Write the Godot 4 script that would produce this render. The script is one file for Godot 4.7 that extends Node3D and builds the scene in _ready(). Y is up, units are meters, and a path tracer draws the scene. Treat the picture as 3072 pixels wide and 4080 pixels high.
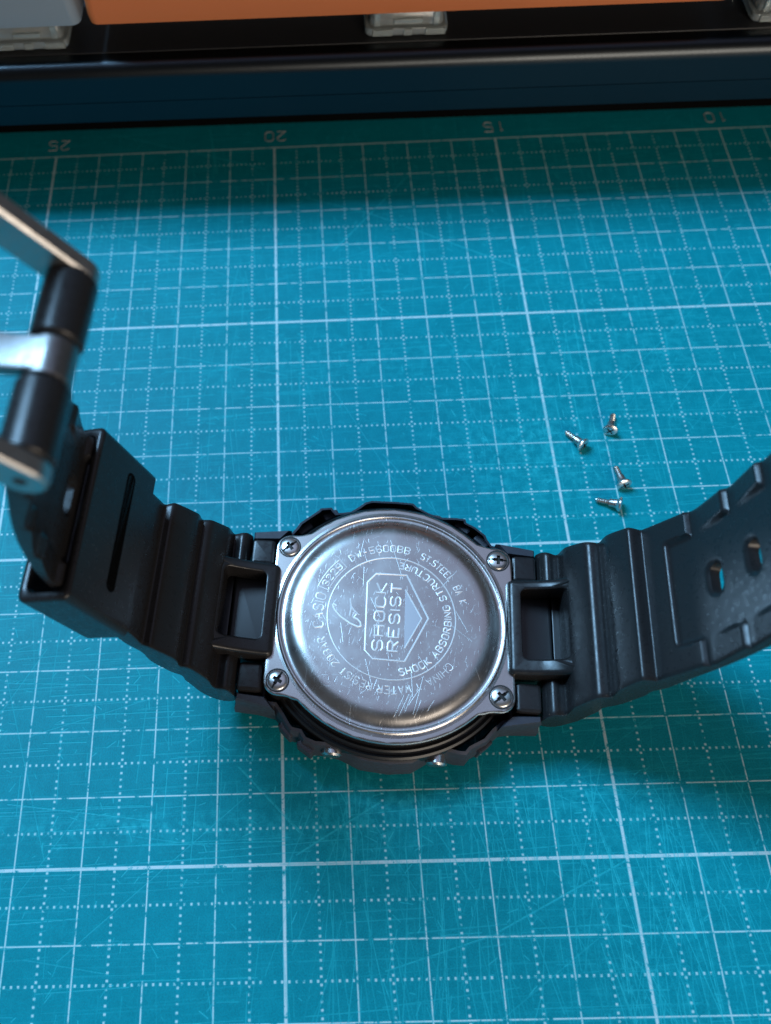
extends Node3D
# A digital watch lying face down on a green cutting mat, its four bezel screws beside it and a keyboard behind. All shapes are given in millimetres and committed in metres.

const MM := 0.001
var M := {}
var taken := {}
var rng := RandomNumberGenerator.new()


# ------------------------------------------------------------------ mesh building
class Solid:
	var v := PackedVector3Array()
	var f := PackedInt32Array()
	var vs := 0
	var fs := 0

	func begin() -> void:
		vs = v.size()
		fs = f.size()

	# turns what was added since begin() outward (a closed shape) and places it
	func finish(xf := Transform3D.IDENTITY, turn := true) -> void:
		if turn:
			var vol := 0.0
			var o := v[vs]
			for i in range(fs, f.size(), 3):
				vol += (v[f[i]] - o).dot((v[f[i + 1]] - o).cross(v[f[i + 2]] - o))
			if vol < 0.0:
				for i in range(fs, f.size(), 3):
					var t := f[i + 1]
					f[i + 1] = f[i + 2]
					f[i + 2] = t
		if xf != Transform3D.IDENTITY:
			for i in range(vs, v.size()):
				v[i] = xf * v[i]

	func tri(a: int, b: int, c: int) -> void:
		f.append(a)
		f.append(b)
		f.append(c)

	func quad(a: int, b: int, c: int, d: int) -> void:
		tri(a, b, c)
		tri(a, c, d)

	# rings of equal length, joined in turn; caps are fans, or flat2 gives each end's outline to triangulate
	func loft(rings: Array, xf := Transform3D.IDENTITY, around := false, caps := true, outline := PackedVector2Array(), outline2 := PackedVector2Array()) -> void:
		begin()
		var n: int = rings[0].size()
		for r in rings:
			v.append_array(r)
		var m := rings.size()
		for k in (m if around else m - 1):
			var a := vs + k * n
			var b := vs + ((k + 1) % m) * n
			for i in n:
				var j := (i + 1) % n
				quad(a + i, a + j, b + j, b + i)
		if caps and not around:
			if outline.size():
				var t := Solid.flat(outline)
				var t2 := Solid.flat(outline2)
				var top := vs + (m - 1) * n
				# side faces run ring k -> k+1; whether a cap must be turned is found from the outline's own sense
				var area := 0.0
				for i in n:
					area += outline[i].cross(outline[(i + 1) % n])
				for i in range(0, t.size(), 3):
					var s := (outline[t[i + 1]] - outline[t[i]]).cross(outline[t[i + 2]] - outline[t[i]]) * area > 0.0
					if s:
						tri(vs + t[i], vs + t[i + 2], vs + t[i + 1])
					else:
						tri(vs + t[i], vs + t[i + 1], vs + t[i + 2])
				for i in range(0, t2.size(), 3):
					var s := (outline2[t2[i + 1]] - outline2[t2[i]]).cross(outline2[t2[i + 2]] - outline2[t2[i]]) * area > 0.0
					if s:
						tri(top + t2[i], top + t2[i + 1], top + t2[i + 2])
					else:
						tri(top + t2[i], top + t2[i + 2], top + t2[i + 1])
			else:
				for i in range(1, n - 1):
					tri(vs, vs + i + 1, vs + i)
					tri(vs + (m - 1) * n, vs + (m - 1) * n + i, vs + (m - 1) * n + i + 1)
		finish(xf)

	static func flat(p: PackedVector2Array) -> PackedInt32Array:
		var hull := Geometry2D.convex_hull(p)
		if hull.size() < p.size():
			return Geometry2D.triangulate_polygon(p)
		var t := PackedInt32Array()
		for i in range(1, p.size() - 1):
			t.append_array([0, i, i + 1])
		return t

	static func inset(p: PackedVector2Array, d: float) -> PackedVector2Array:
		var area := 0.0
		var n := p.size()
		for i in n:
			area += p[i].cross(p[(i + 1) % n])
		var sg := 1.0 if area > 0.0 else -1.0
		var out := PackedVector2Array()
		for i in n:
			var e := (p[i] - p[(i + n - 1) % n]).normalized()
			var g := (p[(i + 1) % n] - p[i]).normalized()
			var na := Vector2(-e.y, e.x) * sg
			var nb := Vector2(-g.y, g.x) * sg
			var b := (na + nb).normalized()
			out.append(p[i] + b * d / maxf(0.55, b.dot(na)))
		return out

	# an outline in the x-z plane lifted through levels [inset, height]
	func prism(p: PackedVector2Array, levels: Array, xf := Transform3D.IDENTITY) -> void:
		var rings := []
		var first := PackedVector2Array()
		var last := PackedVector2Array()
		for l in levels:
			last = Solid.inset(p, l[0]) if l[0] != 0.0 else p
			if first.is_empty():
				first = last
			var r := PackedVector3Array()
			for q in last:
				r.append(Vector3(q.x, l[1], q.y))
			rings.append(r)
		loft(rings, xf, false, true, first, last)

	# profile of (radius, height), turned about y
	func lathe(profile: Array, n := 32, xf := Transform3D.IDENTITY) -> void:
		var rings := []
		for p in profile:
			var r := PackedVector3Array()
			for i in n:
				var a := TAU * i / n
				r.append(Vector3(maxf(p[0], 0.0005) * cos(a), p[1], maxf(p[0], 0.0005) * sin(a)))
			rings.append(r)
		loft(rings, xf)

	func tube(path: PackedVector3Array, r: float, n := 6, flat := 1.0) -> void:
		var rings := []
		var up := Vector3.UP
		for i in path.size():
			var d := (path[mini(i + 1, path.size() - 1)] - path[maxi(i - 1, 0)]).normalized()
			if absf(d.dot(up)) > 0.98:
				up = Vector3.RIGHT
			var a := d.cross(up).normalized()
			var b := a.cross(d)
			var ring := PackedVector3Array()
			for k in n:
				var t := TAU * k / n
				ring.append(path[i] + a * cos(t) * r + b * sin(t) * r * flat)
			rings.append(ring)
		loft(rings)

	func box(at: Vector3, size: Vector3, bevel := 0.0, xf := Transform3D.IDENTITY, r := 0.0) -> void:
		var p := Solid.rect(size.x, size.z, maxf(r, bevel), 4 if r > bevel else 2)
		var h := size.y / 2.0
		var lv := [[0.0, -h], [0.0, h]] if bevel == 0.0 else [[bevel, -h], [0.0, -h + bevel], [0.0, h - bevel], [bevel * 0.3, h - bevel * 0.3], [bevel, h]]
		prism(p, lv, xf * Transform3D(Basis(), at))

	# the same outline with its long edges divided
	static func fine_edges(p: PackedVector2Array, step: float) -> PackedVector2Array:
		var q := PackedVector2Array()
		for i in p.size():
			var b := p[(i + 1) % p.size()]
			var n := 14 if p[i].distance_to(b) > step else 1
			for k in n:
				q.append(p[i].lerp(b, float(k) / n))
		return q

	static func rect(w: float, d: float, r: float, n := 4) -> PackedVector2Array:
		var p := PackedVector2Array()
		if r <= 0.0:
			return PackedVector2Array([Vector2(-w / 2, -d / 2), Vector2(w / 2, -d / 2), Vector2(w / 2, d / 2), Vector2(-w / 2, d / 2)])
		for c in [[1, 1, 0.0], [-1, 1, PI / 2], [-1, -1, PI], [1, -1, PI * 1.5]]:
			for i in n + 1:
				var a: float = c[2] + PI / 2 * i / n
				p.append(Vector2(c[0] * (w / 2 - r) + r * cos(a), c[1] * (d / 2 - r) + r * sin(a)))
		return p

	func mesh(crease := 40.0, planar := 0.0) -> ArrayMesh:
		var nf := f.size() / 3
		var fn := PackedVector3Array()
		fn.resize(nf)
		var unit := PackedVector3Array()
		unit.resize(nf)
		var count := PackedInt32Array()
		count.resize(v.size() + 1)
		for i in nf:
			var c := (v[f[i * 3 + 1]] - v[f[i * 3]]).cross(v[f[i * 3 + 2]] - v[f[i * 3]])
			fn[i] = c
			unit[i] = c.normalized()
			for k in 3:
				count[f[i * 3 + k] + 1] += 1
		for i in v.size():
			count[i + 1] += count[i]
		var fill := count.duplicate()
		var around := PackedInt32Array()
		around.resize(f.size())
		for i in f.size():
			around[fill[f[i]]] = i / 3
			fill[f[i]] += 1
		var P := PackedVector3Array()
		var N := PackedVector3Array()
		var T := PackedVector2Array()
		var lim := cos(deg_to_rad(crease))
		for i in nf:
			if fn[i].length_squared() < 1e-16:
				continue
			for k in [0, 2, 1]:
				var at: int = f[i * 3 + k]
				var s := Vector3.ZERO
				for q in range(count[at], count[at + 1]):
					if unit[around[q]].dot(unit[i]) > lim:
						s += fn[around[q]]
				P.append(v[at] * 0.001)
				N.append(s.normalized() if s.length_squared() > 1e-20 else unit[i])
				if planar > 0.0:
					T.append(Vector2(v[at].x, v[at].z) / planar + Vector2(0.5, 0.5))
		var A := []
		A.resize(Mesh.ARRAY_MAX)
		A[Mesh.ARRAY_VERTEX] = P
		A[Mesh.ARRAY_NORMAL] = N
		if planar > 0.0:
			A[Mesh.ARRAY_TEX_UV] = T
		var am := ArrayMesh.new()
		am.add_surface_from_arrays(Mesh.PRIMITIVE_TRIANGLES, A)
		return am


func numbered(called: String) -> String:
	if not taken.has(called):
		taken[called] = 0
		return called
	taken[called] += 1
	return "%s_%03d" % [called, taken[called]]


func obj(called: String, s: Solid, m: Material, parent: Node3D = null, crease := 40.0, planar := 0.0) -> MeshInstance3D:
	var o := MeshInstance3D.new()
	o.name = numbered(called) if parent == null else called
	o.mesh = s.mesh(crease, planar)
	o.material_override = m
	(parent if parent else self).add_child(o, true)
	return o


func thing(called: String, label: String, category: String, at := Vector3.ZERO, turn := 0.0, group := "") -> Node3D:
	var o := Node3D.new()
	o.name = numbered(called)
	add_child(o)
	o.position = at
	o.rotation.y = turn
	tag(o, label, category, group)
	return o


func tag(o: Node3D, label: String, category: String, group := "") -> void:
	o.set_meta("label", label)
	o.set_meta("category", category)
	if group:
		o.set_meta("group", group)


func lin(r: float, g: float, b: float) -> Color:
	return Color(r, g, b).linear_to_srgb()


func mat(c: Color, rough: float, metal := 0.0, spec := 0.5) -> StandardMaterial3D:
	var m := StandardMaterial3D.new()
	m.albedo_color = c
	m.roughness = rough
	m.metallic = metal
	m.metallic_specular = spec
	return m


func noise_tex(freq: float, low: float, high: float, sd: int, size := 512, kind := FastNoiseLite.TYPE_SIMPLEX) -> ImageTexture:
	var n := FastNoiseLite.new()
	n.seed = sd
	n.frequency = freq
	n.noise_type = kind
	n.fractal_octaves = 4
	var d := n.get_seamless_image(size, size).get_data()
	for i in d.size():
		d[i] = int(255.0 * lerpf(low, high, d[i] / 255.0))
	return ImageTexture.create_from_image(Image.create_from_data(size, size, false, Image.FORMAT_L8, d))


# ------------------------------------------------------------------ stroke lettering
const GLYPH := {
	"A": "00,26,40;12,32", "B": "00,06,36,45,44,33,03;33,42,41,30,00", "C": "45,36,16,05,01,10,30,41", "D": "00,06,26,44,42,20,00", "E": "40,00,06,46;03,33",
	"F": "00,06,46;03,33", "G": "45,36,16,05,01,10,30,41,43,23", "H": "00,06;40,46;03,43", "I": "20,26", "J": "01,10,30,41,46", "K": "00,06;46,03,40", "L": "06,00,40",
	"M": "00,06,23,46,40", "N": "00,06,40,46", "O": "10,01,05,16,36,45,41,30,10", "P": "00,06,36,45,44,33,03", "R": "00,06,36,45,44,33,03;23,40",
	"S": "01,10,30,41,42,33,13,04,05,16,36,45", "T": "06,46;26,20", "U": "06,01,10,30,41,46", "V": "06,20,46", "W": "06,10,24,30,46", "X": "00,46;06,40", "Y": "06,23,46;23,20",
	"0": "10,01,05,16,36,45,41,30,10", "1": "15,26,20", "2": "05,16,36,45,44,00,40", "3": "05,16,36,45,44,33,42,41,30,10,01;13,33", "5": "46,06,03,33,42,41,30,10,01",
	"6": "45,36,16,05,01,10,30,41,42,33,13,02", "8": "13,04,05,16,36,45,44,33,13,02,01,10,30,41,42,33", "9": "01,10,30,41,45,36,16,05,04,13,43", "-": "13,33", ".": "20,21", "'": "25,26",
}


# strokes of a text: polylines in units of the letter height, from x = 0; and its length
func strokes(text: String, wide := 0.62, gap := 0.3) -> Array:
	var out := []
	var x := 0.0
	for ch in text:
		if ch == " ":
			x += wide * 0.8
			continue
		var narrow: bool = ch in "I.'"
		for part in GLYPH[ch].split(";"):
			var line := PackedVector2Array()
			for p in part.split(","):
				var q := Vector2((p[0].to_int() - (2 if narrow else 0)) / 4.0 * wide, p[1].to_int() / 6.0)
				if line.size():  # split long strokes so that they bend along an arc
					var from := line[line.size() - 1]
					line.append(from.lerp(q, 0.5))
				line.append(Vector2(x, 0) + q)
				if line.size() > 2:
					line[line.size() - 2] = line[line.size() - 3].lerp(line[line.size() - 1], 0.5)
			out.append(line)
		x += (0.0 if narrow else wide) + gap
	return [out, x - gap]


func arc_text(s: Solid, text: String, r: float, h: float, a0: float, a1: float, y: float, pen: float, inward := false, wear := 0.0) -> void:
	var st := strokes(text)
	var k: float = absf(deg_to_rad(a1 - a0)) * r / st[1]
	for line in st[0]:
		if wear > 0.0 and rng.randf() < wear:
			continue
		var path := PackedVector3Array()
		for p in line:
			var rr: float = r + p.y * h * (-1.0 if inward else 1.0)
			var a: float = deg_to_rad(a0) + p.x * k / r * (-1.0 if inward else 1.0)
			path.append(Vector3(rr * cos(a), y, rr * sin(a)))
		s.tube(path, pen, 5, 0.7)


func line_text(s: Solid, text: String, at: Vector3, along: Vector3, up: Vector3, h: float, length: float, pen: float, wide := 0.62, gap := 0.3) -> void:
	var st := strokes(text, wide, gap)
	var k: float = length / st[1]
	for line in st[0]:
		var path := PackedVector3Array()
		for p in line:
			path.append(at + along * p.x * k + up * p.y * h)
		s.tube(path, pen, 5, 0.7)


# ------------------------------------------------------------------ materials and pictures
func materials() -> void:
	var grain := noise_tex(0.02, 0.55, 1.0, 3)
	var resin := mat(lin(0.015, 0.0142, 0.0146), 0.4, 0.0, 0.4)
	resin.roughness_texture = grain
	resin.uv1_triplanar = true
	resin.uv1_scale = Vector3.ONE * 70.0
	M.resin = resin
	var dusty := resin.duplicate()
	dusty.albedo_color = lin(0.036, 0.037, 0.047)
	dusty.roughness = 0.62
	M.bezel = dusty
	M.gasket = mat(lin(0.01, 0.01, 0.011), 0.35)
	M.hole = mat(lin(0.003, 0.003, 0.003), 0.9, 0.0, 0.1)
	M.worn_resin = mat(lin(0.16, 0.145, 0.13), 0.6)
	var steel := mat(lin(0.56, 0.54, 0.52), 0.27, 1.0)
	M.steel = steel
	var back := mat(lin(0.56, 0.545, 0.53), 0.36, 1.0)
	var pic := scratched_steel()
	back.normal_enabled = true
	back.normal_texture = pic[0]
	back.normal_scale = 0.42
	back.roughness_texture = pic[1]
	back.roughness = 1.0
	M.back = back
	M.engraving = mat(lin(0.78, 0.78, 0.78), 0.5, 0.4)
	M.frost = mat(lin(0.52, 0.52, 0.54), 0.42, 1.0)
	M.screw_steel = mat(lin(0.72, 0.71, 0.69), 0.3, 1.0)
	M.loose_steel = mat(lin(0.5, 0.48, 0.45), 0.34, 1.0)
	M.buckle = mat(lin(0.46, 0.445, 0.43), 0.5, 1.0)
	M.buckle.roughness_texture = grain
	M.buckle.uv1_triplanar = true
	M.buckle.uv1_scale = Vector3.ONE * 120.0
	M.prong = M.buckle.duplicate()
	M.prong.albedo_color = lin(0.27, 0.26, 0.255)
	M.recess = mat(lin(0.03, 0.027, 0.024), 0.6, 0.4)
	var alu := mat(lin(0.038, 0.042, 0.045), 0.36, 1.0)
	alu.roughness_texture = noise_tex(0.09, 0.75, 1.0, 9)
	alu.uv1_triplanar = true
	alu.uv1_scale = Vector3.ONE * 40.0
	M.case = alu
	M.plate = mat(lin(0.012, 0.012, 0.013), 0.45)
	M.foot = mat(lin(0.003, 0.003, 0.003), 0.8, 0.0, 0.1)
	M.orange = mat(lin(0.62, 0.15, 0.032), 0.55)
	M.grey = mat(lin(0.215, 0.255, 0.29), 0.6)
	for k in ["orange", "grey"]:
		M[k].heightmap_enabled = true
		M[k].heightmap_texture = noise_tex(0.16, 0.0, 1.0, 21)
		M[k].heightmap_scale = 0.006
		M[k].uv1_triplanar = true
		M[k].uv1_scale = Vector3.ONE * 60.0
	var clear := mat(Color(0.9, 0.93, 0.92, 0.22), 0.12)
	clear.refraction_enabled = true
	clear.refraction_scale = 0.05
	clear.transparency = BaseMaterial3D.TRANSPARENCY_ALPHA
	M.clear = clear
	M.dust = mat(lin(0.2, 0.185, 0.16), 0.9)
	M.stem = mat(lin(0.25, 0.2, 0.15), 0.4)
	M.desk = mat(lin(0.12, 0.08, 0.05), 0.5)
	M.ink = mat(lin(0.3, 0.33, 0.33), 0.6)


func dash(d: PackedByteArray, n: int, a: Vector2, b: Vector2, to: float, wide := 0.8) -> void:
	var steps := int(maxf(1.0, a.distance_to(b) * 1.5))
	for i in steps + 1:
		var p := a.lerp(b, float(i) / steps)
		for oy in 2:
			for ox in 2:
				var x := int(p.x) + ox
				var y := int(p.y) + oy
				if x < 0 or y < 0 or x >= n or y >= n:
					continue
				var w := clampf(wide * (1.0 - absf(p.x - x)) * (1.0 - absf(p.y - y)) * 1.6, 0.0, 1.0)
				var at := y * n + x
				d[at] = int(lerpf(d[at], to, w))


# [normal map, roughness map] of a worn back cover, 36 mm wide
func scratched_steel() -> Array:
	var n := 1024
	var h := PackedByteArray()
	h.resize(n * n)
	h.fill(150)
	var r := PackedByteArray()
	r.resize(n * n)
	r.fill(int(0.33 * 255))
	var lay := FastNoiseLite.new()
	lay.seed = 5
	lay.frequency = 0.006
	lay.fractal_octaves = 4
	var cloud := lay.get_image(n, n).get_data()
	for i in n * n:
		r[i] = int(62.0 + 22.0 * cloud[i] / 255.0)
	for i in 4200:
		var p := Vector2(rng.randf(), rng.randf()) * n
		var a := PI / 2 + 0.12 + rng.randfn(0.0, 0.22)
		if rng.randf() < 0.25:
			a = rng.randf() * PI
		var l := 3.0 + 26.0 * pow(rng.randf(), 2.2)
		var q := p + Vector2(cos(a), sin(a)) * l
		var deep := rng.randf()
		dash(h, n, p, q, 150.0 - 70.0 * pow(deep, 4.0), 0.6)
		dash(r, n, p, q, 80.0 + 60.0 * deep * deep, 0.6)
	for i in 26:
		var p := Vector2(rng.randf(), rng.randf()) * n
		var a := PI / 2 + rng.randfn(0.0, 0.45)
		var q := p + Vector2(cos(a), sin(a)) * (40.0 + 70.0 * rng.randf())
		dash(h, n, p, q, 70.0, 0.7)
		dash(r, n, p, q, 140.0, 0.8)
	# the long gash across the upper text, and the bunch of strokes low on the right
	for c in [[-0.6, -12.6, 1.5, -6.2], [4.9, 8.6, 3.6, 14.2], [2.2, 11.6, 0.9, 14.8], [2.9, 11.4, 1.6, 14.6], [3.4, 11.2, 2.4, 14.0], [6.5, 12.0, 5.6, 13.6], [-5.2, -9.5, -4.8, -12.2]]:
		var p := (Vector2(c[0], c[1]) / 36.0 + Vector2(0.5, 0.5)) * n
		var q := (Vector2(c[2], c[3]) / 36.0 + Vector2(0.5, 0.5)) * n
		dash(h, n, p, q, 30.0, 0.9)
		dash(r, n, p, q, 170.0, 1.2)
	var im := Image.create_from_data(n, n, false, Image.FORMAT_L8, h)
	im.convert(Image.FORMAT_RGBA8)
	im.bump_map_to_normal_map(3.0)
	return [ImageTexture.create_from_image(im), ImageTexture.create_from_image(Image.create_from_data(n, n, false, Image.FORMAT_L8, r))]


const MN := 2048
const MAT_CM := 20.0
const MAT_X := -10.0
const MAT_Z := -1.4
var ink := PackedByteArray()     # how much print stands on each texel
var cut := PackedByteArray()     # how far each texel is scratched


func mat_px(x: float, z: float) -> Vector2:
	return Vector2((x - MAT_X) / MAT_CM * MN, (z - MAT_Z) / MAT_CM * MN)


func printed(worn: PackedByteArray, a: Vector2, b: Vector2, wide: float, dots: bool, keep: float) -> void:
	var across := absf(b.x - a.x) > absf(b.y - a.y)
	var steps := int(a.distance_to(b))
	var pitch := MN / MAT_CM * 0.1
	var half := int(ceil(wide / 2.0)) + 1
	for i in steps:
		var p := a.lerp(b, float(i) / steps)
		if dots and fposmod((p.x if across else p.y) - pitch * 0.25, pitch) > pitch * 0.5:
			continue
		for o in range(-half, half + 1):
			var x := int(p.x) + (0 if across else o)
			var y := int(p.y) + (o if across else 0)
			if x < 0 or y < 0 or x >= MN or y >= MN:
				continue
			var off := absf((y + 0.5 - p.y) if across else (x + 0.5 - p.x))
			var w := clampf(wide / 2.0 + 0.5 - off, 0.0, 1.0)
			if dots:
				w *= clampf(1.6 - absf(fposmod((p.x if across else p.y) - pitch * 0.25, pitch) - pitch * 0.25) / (pitch * 0.16), 0.0, 1.0)
			var at := y * MN + x
			var wr := clampf((worn[at] / 255.0 - keep) * 5.0, 0.0, 1.0)
			ink[at] = maxi(ink[at], int(255.0 * w * wr))


func scratch(a: Vector2, b: Vector2, deep: float) -> void:
	dash(cut, MN, mat_px(a.x, a.y), mat_px(b.x, b.y), 255.0 * deep, 0.9)


func mat_picture() -> Array:
	ink.resize(MN * MN)
	cut.resize(MN * MN)
	var wear := FastNoiseLite.new()
	wear.seed = 12
	wear.frequency = 0.035
	wear.fractal_octaves = 5
	wear.fractal_gain = 0.75
	var worn := wear.get_image(MN, MN).get_data()
	var end := MAT_Z + MAT_CM
	# dotted lines each half centimetre, thin ones each centimetre, wide ones each five
	for k in 40:
		var x := MAT_X + k * 0.5
		var whole := k % 2 == 0
		var five := k % 10 == 0
		var w := 5.0 if five else (2.3 if whole else 3.9)
		printed(worn, mat_px(x, 0.0), mat_px(x, end), w, not whole, 0.16 if five else (0.23 if whole else 0.24))
	for k in 38:
		var z := k * 0.5
		var whole := k % 2 == 0
		var five := k % 10 == 0
		var w := (3.6 if k == 0 else 5.0) if five else (2.3 if whole else 3.9)
		printed(worn, mat_px(MAT_X, z), mat_px(MAT_X + MAT_CM, z), w, not whole, 0.14 if five else (0.24 if whole else 0.25))
	# knife marks: the known long ones, then many small ones, mostly along and across
	for c in [[1.2, 3.16, 2.93, 1.07], [0.67, 1.6, 2.03, 2.14], [2.03, 2.14, 5.22, 3.95], [-3.79, -0.68, -0.24, 0.66], [-1.5, -0.69, -1.31, 0.75], [3.02, 15.93, 4.98, 15.04], [4.55, 14.07, 4.93, 15.97], [5.81, 14.46, 5.88, 17.04], [5.74, 16.07, 5.53, 15.12], [1.39, 16.39, 2.99, 15.96], [2.26, 15.11, 2.19, 17.03], [4.75, 14.85, 4.68, 16.72], [0.18, 14.87, 1.46, 14.16], [-3.48, 14.7, -0.02, 14.68], [-0.69, 13.6, 0.26, 14.59], [-4.23, 14.06, -2.04, 14.34], [-4.01, 15.71, -3.01, 15.65]]:
		scratch(Vector2(c[0], c[1]), Vector2(c[2], c[3]), 0.75)
		scratch(Vector2(c[0] + 0.02, c[1]), Vector2(c[2] + 0.03, c[3]), 0.5)
	for i in 2600:
		var p := Vector2(rng.randf_range(-10, 10), rng.randf_range(-1, 18.5))
		var a := rng.randfn(-0.03, 0.03)
		scratch(p, p + Vector2(cos(a), sin(a)) * (0.3 + 2.4 * pow(rng.randf(), 2.0)), 0.12 + 0.5 * pow(rng.randf(), 3.0))
	for i in 1500:
		var p := Vector2(rng.randf_range(-10, 10), rng.randf_range(-1, 18.5))
		var a := PI / 2 + rng.randfn(0.0, 0.05)
		scratch(p, p + Vector2(cos(a), sin(a)) * (0.2 + 1.4 * pow(rng.randf(), 2.0)), 0.1 + 0.5 * pow(rng.randf(), 3.0))
	for i in 420:
		var p := Vector2(rng.randf_range(-5, 10), rng.randf_range(0.5, 12))
		var a := rng.randfn(0.0, 0.06) if rng.randf() < 0.6 else PI / 2 + rng.randfn(0.0, 0.12)
		scratch(p, p + Vector2(cos(a), sin(a)) * (0.2 + 1.6 * rng.randf()), 0.15 + 0.45 * rng.randf() * rng.randf())
	for i in 110:  # long cuts at every angle
		var p := Vector2(rng.randf_range(-7, 11), rng.randf_range(0, 18))
		var a := rng.randf() * PI
		scratch(p, p + Vector2(cos(a), sin(a)) * (1.0 + 5.0 * rng.randf() * rng.randf()), 0.2 + 0.35 * rng.randf())
	for i in 420:  # the busy corner, low on the right
		var p := Vector2(rng.randf_range(0.5, 8.0), rng.randf_range(13.5, 18.5))
		var a := PI / 2 + rng.randfn(0.0, 0.22)
		scratch(p, p + Vector2(cos(a), sin(a)) * (0.3 + 2.0 * rng.randf()), 0.15 + 0.45 * rng.randf())
	for i in 2600:
		var p := Vector2(rng.randf_range(-10, 10), rng.randf_range(-1, 18.5))
		var a := rng.randf() * PI
		scratch(p, p + Vector2(cos(a), sin(a)) * (0.02 + 0.16 * rng.randf()), 0.3 + 0.5 * rng.randf())
	var blot := FastNoiseLite.new()
	blot.seed = 31
	blot.frequency = 0.012
	blot.fractal_octaves = 5
	var tone := blot.get_image(MN, MN).get_data()
	var fine := FastNoiseLite.new()
	fine.seed = 77
	fine.frequency = 0.35
	fine.fractal_octaves = 2
	var speck := fine.get_image(MN, MN).get_data()
	# rubbed patches [x, z, half width, half depth, strength]
	var side := MN >> 4
	var scuff := PackedFloat32Array()
	scuff.resize(side * side)
	for i in side * side:
		var x := MAT_X + (i % side + 0.5) / side * MAT_CM
		var z := MAT_Z + (i / side + 0.5) / side * MAT_CM
		var sum := 0.1
		for q in [[4.6, 8.2, 1.6, 1.1, 0.3], [2.0, 6.0, 4.0, 0.5, 0.12], [-2.2, 14.45, 2.6, 0.18, 0.3], [3.2, 14.2, 3.0, 0.3, 0.2], [5.2, 15.6, 1.2, 1.6, 0.16], [1.2, 14.4, 1.2, 1.0, 0.15], [-2.0, 9.3, 1.8, 0.6, 0.16], [7.0, 6.0, 2.0, 1.5, 0.14]]:
			sum += 1.4 * q[4] * exp(-pow((x - q[0]) / q[2], 2.0) - pow((z - q[1]) / q[3], 2.0))
		scuff[i] = sum
	var d := PackedByteArray()
	d.resize(MN * MN * 3)
	var hh := PackedByteArray()
	hh.resize(MN * MN)
	for i in MN * MN:
		var worn_here := scuff[((i / MN) >> 4) * (MN >> 4) + ((i % MN) >> 4)]
		var t := 0.9 + 0.06 * tone[i] / 255.0 + 0.2 * (speck[i] / 255.0 - 0.5)
		var c := minf(0.85, cut[i] / 255.0 * 0.85 + worn_here * clampf(worn[i] / 255.0 * 2.2 - 0.75, 0.0, 1.0))
		var r := 3.0
		var g := 134.0 * t
		var b := 147.0 * t
		r += (50.0 - r) * c
		g += (180.0 - g) * c
		b += (188.0 - b) * c
		if ink[i]:
			var k := ink[i] / 255.0 * 0.88 * (1.0 - 0.85 * c)
			r += (205.0 - r) * k
			g += (212.0 - g) * k
			b += (214.0 - b) * k
		d[i * 3] = int(r)
		d[i * 3 + 1] = mini(255, int(g))
		d[i * 3 + 2] = mini(255, int(b))
		hh[i] = clampi(int(150.0 - 0.32 * cut[i] + 0.06 * ink[i] + 0.16 * speck[i]), 0, 255)
	var im := Image.create_from_data(MN, MN, false, Image.FORMAT_L8, hh)
	im.convert(Image.FORMAT_RGBA8)
	im.bump_map_to_normal_map(2.0)
	return [ImageTexture.create_from_image(Image.create_from_data(MN, MN, false, Image.FORMAT_RGB8, d)), ImageTexture.create_from_image(im)]


# ------------------------------------------------------------------ the scene
func _ready() -> void:
	rng.seed = 4
	camera_and_light()
	materials()
	await screw_heads()
	cutting_mat()
	keyboard()
	watch()
	loose_screws()


func camera_and_light() -> void:
	var cam := Camera3D.new()
	cam.name = "camera"
	add_child(cam)
	cam.transform = Transform3D(Basis(Vector3(0.9992032, -0.0344511, 0.0201535), Vector3(0.0332221, 0.4380382, -0.8983422), Vector3(0.0221209, 0.898296, 0.4388337)).orthonormalized(), Vector3(0.00593416, 0.13016074, 0.1560495))
	var lens := CameraAttributesPhysical.new()
	lens.frustum_focal_length = 7.0
	lens.frustum_focus_distance = 0.124
	lens.exposure_aperture = 5.0
	lens.frustum_near = 0.01
	lens.frustum_far = 20.0
	cam.attributes = lens
	cam.projection = Camera3D.PROJECTION_FRUSTUM
	cam.near = 0.01
	cam.far = 20.0
	cam.size = 2.0 * 0.01 * 2040.0 / 3246.129
	cam.frustum_offset = Vector2(0.01 * 0.11163, 0.0)
	cam.current = true
	var around := WorldEnvironment.new()
	around.name = "room_air"
	var e := Environment.new()
	e.background_mode = Environment.BG_COLOR
	e.background_color = lin(0.062, 0.064, 0.07)
	e.tonemap_mode = Environment.TONE_MAPPER_LINEAR
	e.tonemap_exposure = 1.0
	e.sdfgi_enabled = true
	e.ssao_enabled = true
	e.ssil_enabled = true
	around.environment = e
	add_child(around)
	# a window behind and to the left, the ceiling it lights, and the room's own light over the viewer's shoulder
	area("window_light", Vector3(-0.46, 0.85, -0.32), Vector3(0.0, 0.0, 0.08), Vector2(0.42, 0.3), Color(0.62, 0.83, 1.0), 1.9)
	area("ceiling_light", Vector3(0.15, 1.5, -0.25), Vector3(0.02, 0.0, 0.08), Vector2(1.6, 1.2), Color(0.78, 0.82, 1.0), 0.28)
	area("room_light", Vector3(0.4, 0.34, 1.0), Vector3(0.02, 0.02, 0.0), Vector2(0.6, 0.4), Color(1.0, 0.94, 0.87), 0.65)


func area(called: String, at: Vector3, to: Vector3, size: Vector2, c: Color, energy: float) -> void:
	var l := AreaLight3D.new()
	l.name = called
	add_child(l)
	l.look_at_from_position(at, to, Vector3(0, 0, -1) if at.y > absf(at.z) else Vector3.UP)
	l.area_size = size
	l.area_normalize_energy = true
	l.light_color = c
	l.light_energy = energy
	l.shadow_enabled = true
	l.area_range = 12.0
	l.area_attenuation = 2.0


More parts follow.
